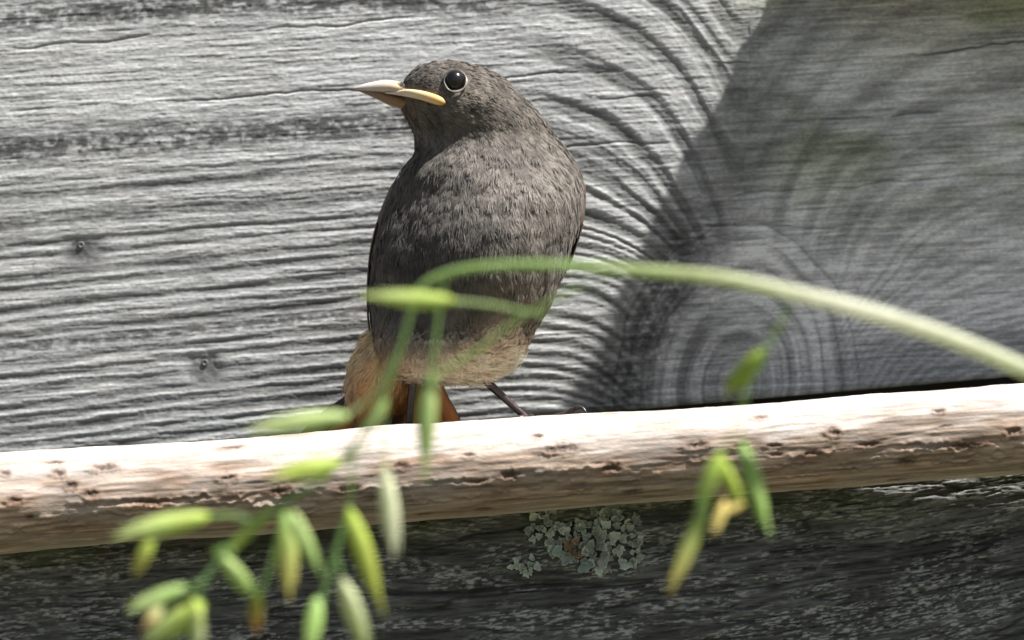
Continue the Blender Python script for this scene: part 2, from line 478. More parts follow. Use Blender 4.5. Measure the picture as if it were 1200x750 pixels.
def make_beam():
    xs = np.concatenate([np.linspace(-3600, -700, 60)[:-1], np.linspace(-700, -80, 200)[:-1], np.linspace(-80, 1280, 1000), np.linspace(1280, 1900, 200)[1:], np.linspace(1900, 4600, 60)[1:]])
    ds = np.concatenate([np.linspace(-100, -8, 24)[:-1], np.linspace(-8, 60, 40)[:-1], np.linspace(60, 330, 215)[:-1], np.linspace(330, 900, 40)])
    bx, d = np.meshgrid(xs, ds)
    by = beam_top(bx) + np.maximum(d, 0)
    Yb = BEAM_F + np.where(d < 0, -d / 100 * (BEAM_B - BEAM_F), 0)
    # grain: bends upward to the right
    bend = 0.05 * (bx - 400) + 0.00016 * np.maximum(bx - 620, 0) ** 2 * (0.45 + .9 * np.clip((by - 560) / 190, 0, 1.4))
    g = by + bend + (fbm(bx / 180, by / 50, 111, 3) - .5) * 14
    crack = np.clip((vnoise(bx / 160, g / 9, 121) - .62) * 5, 0, 1)
    line = np.abs(vnoise(bx / 210 + 9, g / 11, 123) - .5)
    fine = np.clip(1 - line / .035, 0, 1)
    fib = fbm(bx / 26, g / 2.4, 131, 3)
    flake = sstep(.48, .72, fbm(bx / 8, g / 1.75, 141, 3)) * sstep(.30, .65, fbm(bx / 60, g / 16, 145, 3)) * (.6 + .4 * sstep(80, 200, d))
    big = fbm(bx / 150, g / 60, 151, 3)
    h = (fib - .5) * 0.0005 + flake * .00025 - fine * 0.0006 - crack * .0002 + (big - .5) * .0010
    # frayed upper corner on the right
    top = np.exp(-(d / 26) ** 2)
    h += top * (fbm(bx / 30, g / 3.0, 155, 2) - .5) * 0.0007
    h += sstep(930, 1000, bx) * np.exp(-((d - 118) / 18) ** 2) * (sstep(.5, .62, fbm(bx / 34, g / 3.4, 157, 2))) * 0.0006
    base = np.array([0.095, 0.095, 0.088]); palec = np.array([0.42, 0.415, 0.39]); dk = np.array([0.035, 0.034, 0.03])
    c = base * (.05 + 1.9 * fib[..., None]) * (.6 + .8 * big[..., None])
    c = c * (1 - flake[..., None]) + palec * flake[..., None] * (.7 + .5 * fib[..., None])
    c = c * (1 - .8 * fine[..., None]) + dk * .8 * fine[..., None]
    c = c * (1 - .4 * crack[..., None])
    gr = (sstep(.5, .7, fbm(bx / 70, by / 40, 161, 3)) * (1 - sstep(60, 190, d)))[..., None]
    c = c * (1 - gr * np.array([.25, .12, .4]))
    front = d >= 0
    Y = np.where(front, Yb - h, Yb)
    zoff = np.where(front, 0, h / S)
    cr = np.exp(-np.maximum(d, 0) / 5.0) * (d >= 0)
    Y = Y + cr * .0006
    V = arrP(bx, by - zoff, Y)
    c = np.clip(c, .01, .7)
    V = np.concatenate([V[:1] - [0, 0, .17], V, V[-1:]], 0)
    V[-1, :, 1] = BEAM_B
    c = np.pad(c, ((1, 1), (0, 0), (0, 0)), mode='edge')
    return grid_mesh('weathered_beam', V, c, flip=True)

beam = link('weathered_beam', make_beam(), M_beam)
tag(beam, 'dark grey cracked wooden beam below the barked pole, lichen on its face', 'beam', kind='thing')
for px in (-2500, 3600):
    a = P(px, 500, 0)
    o = link('fence_post', box_mesh('fence_post', (-.05, -.011, -a.z - .3), (.05, .0115, .35), .003), M_wood)
    o.location = (a.x, .024, a.z)
    tag(o, 'square grey post between the beam and the silvery plank, rising past ' + ('the sunlit stretch' if px < 0 else 'the shaded stretch'), 'post')

# ------------------------------------------------------------------ barked pole
def make_branch():
    xs = np.concatenate([np.linspace(-2600, -70, 70)[:-1], np.linspace(-70, 1270, 1030), np.linspace(1270, 3600, 70)[1:]])
    na = 230
    an = np.linspace(0, 2 * np.pi, na, endpoint=False)
    X, A = np.meshgrid(xs, an, indexing='ij')
    r0 = 59.5 - 0.0076 * X + (fbm(X / 200, X * 0, 201, 2) - .5) * 5
    cyl = 590 - 0.0742 * X + (fbm(X / 330, X * 0 + 4, 203, 2) - .5) * 5
    ypos = BR_Y - 0.0037 * sstep(840, 1190, X)
    # angle: 0 = crest, growing towards the camera
    ang = (A + np.pi) % (2 * np.pi) - np.pi
    arc = ang * 56
    s = X + (fbm(X / 60, arc / 30, 205, 2) - .5) * 20
    # lengthwise furrows and ridges
    fur = fbm(s / 90, arc / 9, 207, 4)
    fine = fbm(s / 22, arc / 4.0, 211, 3)
    big = fbm(s / 150, arc / 60, 213, 3)
    hair = fbm(s / 34, arc / 2.2, 215, 2)
    h = (fur - .5) * 2.6 + (fine - .5) * 1.4 + (hair - .5) * 1.0 + (big - .5) * 4
    lip = np.zeros_like(h); slit = np.zeros_like(h); len_c = np.zeros_like(h)
    rr = random.Random(5)
    L = [(70, 553, 8, 5), (125, 547, 15, 5), (66, 541, 9, 3), (86, 567, 7, 5), (108, 578, 9, 5), (268, 559, 10, 5), (272, 523, 13, 3), (8, 553, 6, 4),
         (645, 528, 8, 3.5), (657, 525, 22, 5), (890, 489, 9, 4), (975, 505, 8, 6), (1099, 481, 7, 4), (815, 521, 13, 5), (598, 556, 11, 6), (716, 548, 11, 6),
         (868, 522, 10, 3.5), (1018, 521, 12, 4), (1060, 539, 9, 5), (1132, 521, 20, 3.2), (740, 575, 10, 4), (715, 463, 8, 4), (630, 511, 6, 3), (560, 563, 12, 4),
         (1185, 505, 9, 6), (950, 531, 12, 4), (330, 575, 12, 5), (410, 572, 14, 4), (180, 588, 18, 5), (550, 533, 7, 3), (470, 545, 9, 4), (20, 585, 8, 5)]
    spots = []
    for px, py, w, hh in L:
        r_ = np.interp(px, xs, r0[:, 0]); c_ = np.interp(px, xs, cyl[:, 0])
        q = np.clip((c_ - py) / r_, -.98, .98)
        spots.append((px, math.acos(q), w, hh))
    for k in range(150):
        x = rr.uniform(-900, 2000); a = rr.uniform(-math.pi, math.pi)
        if -60 < x < 1260 and 0 < a < 1.35: continue
        spots.append((x, a, rr.uniform(4, 11), rr.uniform(1.5, 3.2)))
    for px, a0, w, hh in spots:
        i0, i1 = np.searchsorted(xs, [px - 5 * w, px + 5 * w])
        if i1 <= i0: continue
        xx = X[i0:i1]; aa = (ang[i0:i1] - a0 + np.pi) % (2 * np.pi) - np.pi
        jag = (fbm(xx / 4, aa * 14, 217, 3) - .5) * 1.3
        u = (xx - px) / w; t = aa * 56 / hh + jag
        q = u ** 2 + t ** 2
        lip[i0:i1] += np.exp(-((np.sqrt(q) - 1.2) / .45) ** 2) * hh * .16 * (.4 + 1.2 * (aa > 0))
        slit[i0:i1] = np.maximum(slit[i0:i1], np.exp(-(u ** 2 + (t * 1.9) ** 2) ** 1.5))
        len_c[i0:i1] = np.maximum(len_c[i0:i1], np.exp(-(q / 2.2) ** 2))
    # lifted bark edges running along the flank
    peel = np.zeros_like(h); under = np.zeros_like(h)
    for k in range(190):
        x0 = rr.uniform(-500, 1700); a0 = rr.uniform(1.68, 2.35)
        ln = rr.uniform(8, 38); ht = rr.uniform(.5, 2.0) * 1.0
        i0, i1 = np.searchsorted(xs, [x0 - ln, x0 + ln])
        if i1 - i0 < 4: continue
        xx = X[i0:i1]; aa = ang[i0:i1] - a0
        wave = (fbm(xx / 8 + k, aa * 0, 219, 3) - .5) * 8
        t = aa * 56 - wave
        m = sstep(1, .55, np.abs(xx - x0) / ln)
        peel[i0:i1] += m * ht * np.where(t < 0, np.exp(-(t / 3.6) ** 2), np.exp(-(t / 1.1) ** 2))
        under[i0:i1] = np.maximum(under[i0:i1], m * np.exp(-((t - 3.2) / 2.2) ** 2))
    h = h + lip - slit * 1.5 + peel - under * 1.2
    r = r0 + h
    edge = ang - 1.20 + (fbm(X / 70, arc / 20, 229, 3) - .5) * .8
    brown = (sstep(-.12, .16, edge) * (1 - sstep(2.6, 3.0, ang)))[..., None]  # pole's lit top and shaded flank put into the bark colour
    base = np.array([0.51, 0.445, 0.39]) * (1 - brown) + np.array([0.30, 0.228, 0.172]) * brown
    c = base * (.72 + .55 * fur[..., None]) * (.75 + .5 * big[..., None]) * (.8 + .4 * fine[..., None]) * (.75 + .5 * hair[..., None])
    strk = fbm(s / 45, arc / 2.6, 231, 3)[..., None]
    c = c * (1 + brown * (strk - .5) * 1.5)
    pinkish = sstep(.45, .7, fbm(X / 80, arc / 25, 223, 3))[..., None]
    c = c * (1 + pinkish * np.array([.04, -.04, -.10]))
    grey = sstep(.5, .72, fbm(X / 40, arc / 12, 227, 3))[..., None]
    c = c * (1 - grey * .35) + np.array([.30, .275, .25]) * grey * .35
    c = c * (1 - .55 * len_c[..., None] * np.array([.8, .95, 1.02])) * (1 - .6 * slit[..., None])
    c = c * (1 - .35 * under[..., None]) * (1 + .18 * np.clip(peel, 0, 2)[..., None] / 2)  # lifted edges lightened, shade beneath them painted darker
    k = S * (D + ypos) / D
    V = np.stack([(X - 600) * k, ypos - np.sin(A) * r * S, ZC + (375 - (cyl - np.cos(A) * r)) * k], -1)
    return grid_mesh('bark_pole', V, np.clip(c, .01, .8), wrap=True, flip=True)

branch = link('bark_pole', make_branch(), M_bark)
tag(branch, 'pale brown barked pole with dark lenticels lying along the beam', 'branch')

# ------------------------------------------------------------------ bird (pixel frame x right, y down, d away from camera)
BY0 = 0.0
OUT = [  # y, left, right, front depth, back depth
    (67.5, 524, 526, 2, 6), (69, 511, 541, -14, 20), (71, 502, 551, -23, 29), (74, 492, 561, -33, 38), (78, 484, 571, -41, 45), (82, 480, 580, -46, 50),
    (89, 473, 593, -53, 55), (95, 468, 600, -57, 58), (102, 467, 605, -60, 61), (115, 467, 620, -63, 66), (125, 467, 629, -64, 70), (133, 469, 636, -63, 73),
    (140, 473, 642, -62, 76), (148, 478, 647, -60, 79), (155, 482, 652, -59, 82), (163, 482, 659, -61, 86), (170, 483.5, 664, -65, 89), (178, 483, 670, -71, 93),
    (184, 480, 674, -76, 96), (190, 476, 678, -81, 98), (197, 471, 681, -86.5, 101), (205, 466, 683.5, -92, 104), (222, 458, 685, -102, 109),
    (240, 451, 684, -110, 113), (265, 443, 680, -117, 116), (290, 437, 672, -119, 116), (320, 433, 662, -117, 113), (350, 432, 650, -108, 108),
    (375, 434, 635, -102, 102), (400, 438, 621, -98, 93), (420, 445, 610, -82, 82), (434, 456, 597, -66, 70), (444, 472, 582, -48, 54), (450, 490, 566, -30, 36), (453, 520, 540, -4, 8)]
OUT = np.array(OUT, float)
def out_at(y):
    return [np.interp(y, _yy, _o[i]) for i in range(4)]
_yy = np.linspace(67, 453, 1600)
_o = []
for i in range(1, 5):
    v = np.interp(_yy, OUT[:, 0], OUT[:, i])
    k = np.exp(-np.linspace(-2, 2, 81) ** 2); k /= k.sum()
    w = np.convolve(np.pad(v, 40, mode='edge'), k, 'valid')
    m = sstep(70, 84, _yy) * (1 - sstep(446, 452, _yy))
    _o.append(v * (1 - m) + w * m)

def body_pt(y, ph, grow=0.0):
    l, r, f, b = out_at(y)
    cx, hw, cd, hd = (l + r) / 2, (r - l) / 2, (f + b) / 2, (b - f) / 2
    x = cx + (hw + grow) * np.cos(ph)
    k = .40 * sstep(180, 235, y) * (1 - sstep(350, 430, y))     # breast keel lies to the right, head looks left
    d = cd - (hd + grow) * np.sin(ph) * (1 + k * np.cos(ph) * (np.sin(ph) > 0))
    return np.stack(np.broadcast_arrays(x, y, d), -1)

def body_nrm(y, ph):
    e = 0.6; a = 0.02
    ty = body_pt(np.clip(y + e, 67, 453), ph) - body_pt(np.clip(y - e, 67, 453), ph)
    tp = body_pt(y, ph + a) - body_pt(y, ph - a)
    n = np.cross(tp, ty)
    n /= np.linalg.norm(n, axis=-1)[..., None] + 1e-9
    c = body_pt(y, ph); l, r, f, b = out_at(y)
    cc = np.stack(np.broadcast_arrays((l + r) / 2, y, (f + b) / 2), -1)
    s = np.sign(((c - cc) * n).sum(-1)); s[s == 0] = 1
    return n * s[..., None]

def front_depth(x, y):
    l, r, f, b = out_at(y)
    q = (x - (l + r) / 2) / ((r - l) / 2)
    return (f + b) / 2 - (b - f) / 2 * math.sqrt(max(0, 1 - q * q))

def back_depth(x, y):
    l, r, f, b = out_at(y)
    return (f + b) - front_depth(x, y)

def BW(a):
    """bird pixel frame -> world"""
    a = np.asarray(a, float)
    return np.stack([(a[..., 0] - 600) * S, BY0 + a[..., 2] * S, ZC + (375 - a[..., 1]) * S], -1)

BASE = P(530, 505, 0.002)
bird = empty('bird', BASE)
tag(bird, 'young grey brown songbird with rusty tail perched behind the barked pole', 'bird')
def bl(name, me, mat, parent=None):
    """link a mesh with world coordinates under the bird or one of its parts"""
    o = link(name, me, mat)
    o.parent = parent if parent is not None else bird
    if parent is None:
        o.location = -Vector(BASE)
    return o

def plume_col(p, n=None):
    """plumage colour by place on the body, with breast light and shade painted in"""
    x, y, d = p[..., 0], p[..., 1], p[..., 2]
    g = np.array([0.158, 0.140, 0.120])
    c = np.broadcast_to(g, p.shape).copy()
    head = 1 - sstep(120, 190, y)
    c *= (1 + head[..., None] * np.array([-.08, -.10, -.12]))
    chest_light = np.exp(-(((x - 590) / 85) ** 2 + ((y - 225) / 42) ** 2)) * (d < 0)  # sunlit right breast painted lighter
    c *= (1 + chest_light[..., None] * np.array([.32, .32, .34]))
    breast_shade = np.exp(-(((x - 492) / 82) ** 2 + ((y - 285) / 85) ** 2)) * (d < 20)  # shade on the left breast painted darker
    c *= (1 - breast_shade[..., None] * np.array([.52, .52, .50]))
    warm = sstep(280, 360, y) * sstep(470, 600, x)
    c *= (1 + warm[..., None] * np.array([.16, .06, -.06]))
    clump = fbm(x / 11 + d / 30, y / 15 + d / 40, 305, 3)
    c *= (.72 + .56 * sstep(.25, .75, clump))[..., None]
    t = sstep(368, 446, y + (x - 540) * .22 + (fbm(x / 20, y / 20, 301, 2) - .5) * 40)[..., None]
    c = c * (1 - t) + np.array([0.86, 0.72, 0.55]) * t
    flank = (sstep(385, 425, y) * (1 - sstep(455, 500, x)))[..., None]
    c = c * (1 - flank * .7) + np.array([0.40, 0.22, 0.09]) * flank * .7
    # ear coverts and lore
    ear = np.exp(-(((x - 562) / 26) ** 2 + ((y - 127) / 5) ** 2)) * (d < 0)
    c *= (1 - .6 * ear[..., None])
    chk = np.exp(-(((x - 565) / 30) ** 2 + ((y - 112) / 9) ** 2)) * (d < 0)
    c *= (1 + .35 * chk[..., None] * np.array([1, .95, .85]))
    chin = np.exp(-(((x - 474) / 16) ** 2 + ((y - 130) / 16) ** 2))
    c = c * (1 - .5 * chin[..., None]) + np.array([.20, .12, .06]) * .5 * chin[..., None]
    return c

ny, na = 230, 180
ty = (1 - np.cos(np.linspace(0, np.pi, ny))) / 2 * .35 + np.linspace(0, 1, ny) * .65
Yg, Ag = np.meshgrid(67 + ty * 386, np.linspace(0, 2 * np.pi, na, endpoint=False), indexing='ij')
bp = body_pt(Yg, Ag)
bn = body_nrm(Yg, Ag)
def tuft(y, ph):
    return ((fbm((ph % (2 * np.pi)) * 5.5 + 50, y / 24, 311, 3) - .5) * 6.5 * sstep(90, 200, y) + (fbm((ph % (2 * np.pi)) * 9 + 20, y / 9, 315, 2) - .5) * 3)
bp2 = bp + bn * (tuft(Yg, Ag) - 3.5)[..., None]
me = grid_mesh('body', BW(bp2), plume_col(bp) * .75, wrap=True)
body = bl('body', me, M_skin)

def feathers(name, root, nrm, tdir, L, W, nb, col, spread=0.42, lift=0.10, seed=1, jit=0.25):
    """root, nrm, tdir (n,3) in bird pixels; every feather is a small fan of nb barbs"""
    g = np.random.default_rng(seed)
    n = len(root)
    t = tdir - (tdir * nrm).sum(-1)[:, None] * nrm
    t /= np.linalg.norm(t, axis=1)[:, None] + 1e-9
    b = np.cross(nrm, t)
    tw = g.normal(0, jit, n)[:, None]
    t, b = t * np.cos(tw) + b * np.sin(tw), b * np.cos(tw) - t * np.sin(tw)
    # n x nb barbs
    k = np.linspace(-1, 1, nb)[None, :] + g.normal(0, .12, (n, nb))
    a = k * spread
    dirv = np.cos(a)[..., None] * t[:, None] + np.sin(a)[..., None] * b[:, None]
    sd = np.cos(a)[..., None] * b[:, None] - np.sin(a)[..., None] * t[:, None]
    Lb = (L[:, None] * (1 - .35 * k ** 2) * g.uniform(.75, 1.15, (n, nb)))[..., None]
    N = nrm[:, None]
    lf = (lift * g.uniform(.3, 1.7, (n, 1)) + g.normal(0, .03, (n, nb)))[..., None]
    p0 = root[:, None] + b[:, None] * (k * W[:, None] * 1.2)[..., None] - N * .8
    p1 = p0 + dirv * Lb * .5 + N * Lb * lf * .75
    p2 = p0 + dirv * Lb + N * Lb * lf * (1 - .3 * g.random((n, nb, 1))) 
    roll = g.normal(0, .35, (n, nb, 1))
    sv = sd * np.cos(roll) + N * np.sin(roll)
    w = W[:, None, None] * .5 * g.uniform(.7, 1.2, (n, nb, 1))
    V = np.stack([p0 - sv * w, p0 + sv * w, p1 + sv * w * .9, p1 - sv * w * .9, p2], 2).reshape(-1, 3)
    m = n * nb
    i = np.arange(m)[:, None] * 5
    Q = i + np.array([[0, 1, 2, 3]]); T = i + np.array([[3, 2, 4]])
    fc = col * g.uniform(.86, 1.14, (n, 1))
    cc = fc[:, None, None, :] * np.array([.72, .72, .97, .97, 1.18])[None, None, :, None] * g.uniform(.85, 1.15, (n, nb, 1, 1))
    return raw_mesh(name, BW(V), [Q, T], np.clip(cc.reshape(-1, 3), 0, .8), smooth=False)

def sample_body(n, seed, ylo=68, yhi=452):
    g = np.random.default_rng(seed)
    y = g.uniform(ylo, yhi, n * 3)
    ph = g.uniform(0, 2 * np.pi, n * 3)
    l, r, f, b = out_at(y)
    wgt = np.sqrt(((r - l) / 2 * np.sin(ph)) ** 2 + ((b - f) / 2 * np.cos(ph)) ** 2)
    wgt *= np.where(np.sin(ph) > -.35, 1.0, .45)
    wgt *= 1 + .8 * (y < 150)
    keep_ = g.random(n * 3) < wgt / np.percentile(wgt, 97)
    return y[keep_][:n], ph[keep_][:n]

EYE = np.array([533.5, 95.5]); DC0 = 0.5
y_, ph_ = sample_body(9000, 5)
p_ = body_pt(y_, ph_); n_ = body_nrm(y_, ph_)
B0 = np.array([455.0, 108.0, 0.0])
th = p_ - B0; th /= np.linalg.norm(th, axis=1)[:, None]
th = th + np.array([0.15, .15, 0])
tb = np.stack([(p_[:, 0] - 560) / 500 + .05 * np.sin(y_ / 17), np.ones(len(y_)), p_[:, 2] / 900], -1)
w_ = sstep(115, 190, y_)[:, None]
td_ = th * (1 - w_) + tb * w_
# bare places: eye, gape and beak root
de = np.hypot(p_[:, 0] - EYE[0], p_[:, 1] - EYE[1])
gx = np.clip((p_[:, 0] - 466) / 56, 0, 1)
dg = np.abs(p_[:, 1] - (106 + 15 * gx ** 1.6))
ok = ~((de < 17.5)) & (y_ > 69.5) & ~((p_[:, 0] < 524) & (dg < 5)) & ~((p_[:, 0] < 484) & (np.abs(p_[:, 1] - 107) < 13) & (np.abs(p_[:, 2]) < 34))
# feathers rooted in front of the eye must not lie across it
lead = (p_[:, 0] < EYE[0]) & (p_[:, 0] > EYE[0] - 26) & (np.abs(p_[:, 1] - EYE[1]) < 15)
y_, ph_, p_, n_, td_ = y_[ok], ph_[ok], p_[ok], n_[ok], td_[ok]; lead = lead[ok]
roots = p_ + n_ * (tuft(y_, ph_) - 2.5)[:, None]
Lf = 8 + 9 * sstep(110, 230, y_) + 4 * sstep(300, 420, y_) + rng.normal(0, 1.5, len(y_))
Lf = np.where(lead, 5, Lf)
Wf = 1.0 + .25 * sstep(120, 230, y_)
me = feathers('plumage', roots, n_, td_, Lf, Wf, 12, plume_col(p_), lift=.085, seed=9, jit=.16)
pl = bl('plumage', me, M_plume, body); pl['kind'] = 'stuff'

g9 = np.random.default_rng(91)
nn_ = 150
aa_ = g9.uniform(-1.35, 1.35, nn_)
nr_ = np.stack([np.full(nn_, -.55), -np.cos(aa_), np.sin(aa_)], -1); nr_ /= np.linalg.norm(nr_, axis=1)[:, None]
rt = np.stack([g9.uniform(471, 482, nn_), 106 - 9.5 * np.cos(aa_), DC0 + 24 * np.sin(aa_)], -1)
tt_ = np.tile(np.array([-1.0, -.25, 0]), (nn_, 1)) + g9.normal(0, .25, (nn_, 3))
me = feathers('nasal_tuft', rt, nr_, tt_, g9.uniform(5, 12, nn_), np.full(nn_, .9), 5, np.tile(np.array([.16, .14, .12]), (nn_, 1)), spread=.4, lift=.15, seed=93)
nt = bl('nasal_tuft', me, M_plume, body); nt['kind'] = 'stuff'

# wispy fluff along the lower belly edge and crown
yb, pb = sample_body(1500, 15, 380, 452)
ppb = body_pt(yb, pb); nb_ = body_nrm(yb, pb)
tdb = np.stack([(ppb[:, 0] - 520) / 90, np.full(len(yb), .8), ppb[:, 2] / 120], -1)
colb = plume_col(ppb) * np.array([1.15, 1.12, 1.1])
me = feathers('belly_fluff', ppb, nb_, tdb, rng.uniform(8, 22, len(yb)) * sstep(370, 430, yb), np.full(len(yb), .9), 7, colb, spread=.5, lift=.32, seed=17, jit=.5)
fl = bl('belly_fluff', me, M_plume, body); fl['kind'] = 'stuff'

# --- eyes
def sphere(name, c, r, n=24, sq=(1, 1, 1)):
    a = np.linspace(0, 2 * np.pi, n * 2, endpoint=False); b = np.linspace(1e-3, np.pi - 1e-3, n)
    Bm, Am = np.meshgrid(b, a, indexing='ij')
    V = np.stack([np.sin(Bm) * np.cos(Am) * sq[0], np.cos(Bm) * sq[1], np.sin(Bm) * np.sin(Am) * sq[2]], -1) * r + np.asarray(c, float)
    return grid_mesh(name, BW(V), wrap=True)
def eye_pair(sgn):
    d = front_depth(*EYE) if sgn < 0 else back_depth(*EYE)
    ce = np.array([EYE[0], EYE[1], d - sgn * 6.2])
    e = bl('eye', sphere('eye', ce, 12.6), M_eye)
    # ring of pale skin and tiny feathers
    a = np.linspace(0, 2 * np.pi, 48, endpoint=False)
    s = np.linspace(0, 2 * np.pi, 10, endpoint=False)
    Am, Sm = np.meshgrid(a, s, indexing='ij')
    rr = 13.2 + (1.35 + .5 * np.sin(Am * 5 + 1)) * np.cos(Sm) + .7 * (np.cos(Am - .9))[:, :] 
    x = EYE[0] + rr * np.cos(Am) ; yv = EYE[1] + rr * np.sin(Am) * .97
    fd = np.vectorize(front_depth if sgn < 0 else back_depth)(x, yv)
    dd = fd + sgn * (1.2 + 2.0 * np.sin(Sm))
    br = .10 + .13 * np.clip(np.cos(Am - .7), -0.4, 1)
    c = br[..., None] * np.array([1.0, .93, .82])
    V = np.stack([x, yv, dd], -1)
    V = np.concatenate([V, V[:1]], 0); c = np.concatenate([c, c[:1]], 0)
    rg = bl('eye_ring', grid_mesh('eye_ring', BW(V), c, wrap=True), M_beak, e)
eye_pair(-1); eye_pair(1)

# --- beak: upper and lower mandible lofted along their length
def loft(name, secs, mat, seg=28, col=None, parent=None, half=None):
    # secs: x, ytop, ybot, halfdepth, dcentre
    sec = spline(secs, 60)
    a = np.linspace(0, 2 * np.pi, seg, endpoint=False)
    V = []
    for x, y0, y1, hd, dc in sec:
        cy = (y0 + y1) / 2; hh = max(.05, (y1 - y0) / 2)
        cs, sn = np.cos(a), np.sin(a)
        V.append(np.stack([np.full(seg, x), cy - hh * np.sign(sn) * np.abs(sn) ** .9, dc + hd * np.sign(cs) * np.abs(cs) ** .9], -1))
    V = np.array(V)
    c = col(V) if col else None
    return bl(name, grid_mesh(name, BW(V), c, wrap=True), mat, parent)
DC = 0.5
def beak_col(V):
    x, y = V[..., 0], V[..., 1]
    t = sstep(428, 505, x)[..., None]
    c = np.array([.52, .46, .42]) * (1 - t) + np.array([.68, .44, .15]) * t
    tip = np.exp(-((x - 415) / 7) ** 2)[..., None]
    c = c * (1 - .25 * tip)
    low = sstep(0, 1, (y - (103.5 + .07 * (x - 416))) / 3)[..., None]
    return c * (1 - .35 * low * np.array([.5, .8, 1]))
loft('upper_beak', [(415, 103, 104.5, .6, DC), (418, 101.4, 105.6, 2.4, DC), (426, 98.4, 107.2, 5.2, DC), (438, 95.6, 108.6, 8.8, DC), (450, 93.8, 110.4, 12.8, DC),
                    (460, 94.2, 112, 16.8, DC), (470, 96.5, 114, 21, DC), (482, 101, 116, 27, DC), (494, 105, 117.5, 33, DC)], M_beak, col=beak_col)
def low_col(V):
    t = sstep(420, 470, V[..., 0])[..., None]
    return np.array([.22, .135, .085]) * (1 - t) + np.array([.26, .14, .06]) * t
loft('lower_beak', [(418, 104.5, 105.5, .6, DC), (423, 104.8, 108, 2.6, DC), (434, 106, 112.8, 6, DC), (446, 107.5, 118.5, 9.5, DC), (458, 109.5, 124.5, 13.5, DC),
                    (470, 112, 128, 17.5, DC), (482, 114, 130, 20, DC)], M_beak, col=low_col)
for sgn in (-1, 1):
    q = []
    for x, y, w in ((452, 109.2, .8), (460, 109.6, 1.2), (468, 109.6, 2.5), (478, 109.8, 3.9), (488, 111.4, 4.4), (498, 113.8, 4.7), (507, 116.6, 4.8), (514, 119, 4.5), (519, 121, 3.4), (522, 122, 1.2)):
        bk = DC + sgn * np.interp(x, [438, 450, 460, 470, 482, 494], [8.5, 12.5, 16.5, 21, 27, 33])
        fd = front_depth(x, y) if sgn < 0 else back_depth(x, y)
        d = bk if x < 466 else (min(bk, fd - .6) if sgn < 0 else max(bk, fd + .6))
        q.append((x, y, d - sgn * 1.6 * (1 - sstep(462, 484, x)), w))
    q = spline(q, 60)
    cc = np.stack([np.interp(q[:, 0], [452, 465, 490, 515, 522], v) for v in ((.60, .70, .76, .76, .5), (.50, .60, .58, .46, .28), (.42, .45, .34, .16, .08))], -1)
    me = tube('gape_flange', BW(q[:, :3]), q[:, 3] * S * 1.22, 12, flat=.75, cols=cc)
    bl('gape_flange', me, M_beak)
    # nostril
    V = sphere('nostril', (454, 98.8, DC + sgn * 9.3), 3.0, 10, (1.6, .55, .55))
    c = np.full((len(V.vertices), 3), .16)
    at = V.color_attributes.new('tint', 'FLOAT_COLOR', 'POINT'); at.data.foreach_set('color', np.hstack([c, np.ones((len(c), 1))]).astype(np.float32).ravel())
    bl('nostril', V, M_beak)

# --- wings folded along both flanks
def blade(name, pts, wid, nrm, col, edge, mat, parent, camber=.16, n=26, m=7):
    """feather vane: centre line pts (k,3), half width list, facing nrm; pixel frame"""
    c = spline(pts, n)
    w = np.interp(np.linspace(0, 1, n), np.linspace(0, 1, len(wid)), wid)
    t = np.gradient(c, axis=0); t /= np.linalg.norm(t, axis=1)[:, None]
    nr = np.asarray(nrm, float); nr = nr / np.linalg.norm(nr)
    b = np.cross(t, nr); b /= np.linalg.norm(b, axis=1)[:, None]
    nn = np.cross(b, t)
    u = np.linspace(-1, 1, m)
    top = c[:, None] + b[:, None] * (u[None, :, None] * w[:, None, None]) + nn[:, None] * ((-camber * u ** 2 * 1.0)[None, :, None] * w[:, None, None] + (np.abs(u) < .2)[None, :, None] * .35)
    bot = top - nn[:, None] * .7
    V = np.concatenate([top, bot[:, ::-1]], 1)
    uu = np.concatenate([u, u[::-1]])
    e = sstep(.6, .95, np.abs(uu))[None, :, None]
    cc = np.asarray(col)[None, None] * (1 - e) + np.asarray(edge)[None, None] * e
    cc = np.broadcast_to(cc, V.shape) * (0.85 + .3 * fbm(np.arange(n)[:, None] * .8 + 0 * uu[None], uu[None] * 3 + 0 * np.arange(n)[:, None], 331, 2))[..., None]
    return bl(name, grid_mesh(name, BW(V), cc, wrap=True), mat, parent)

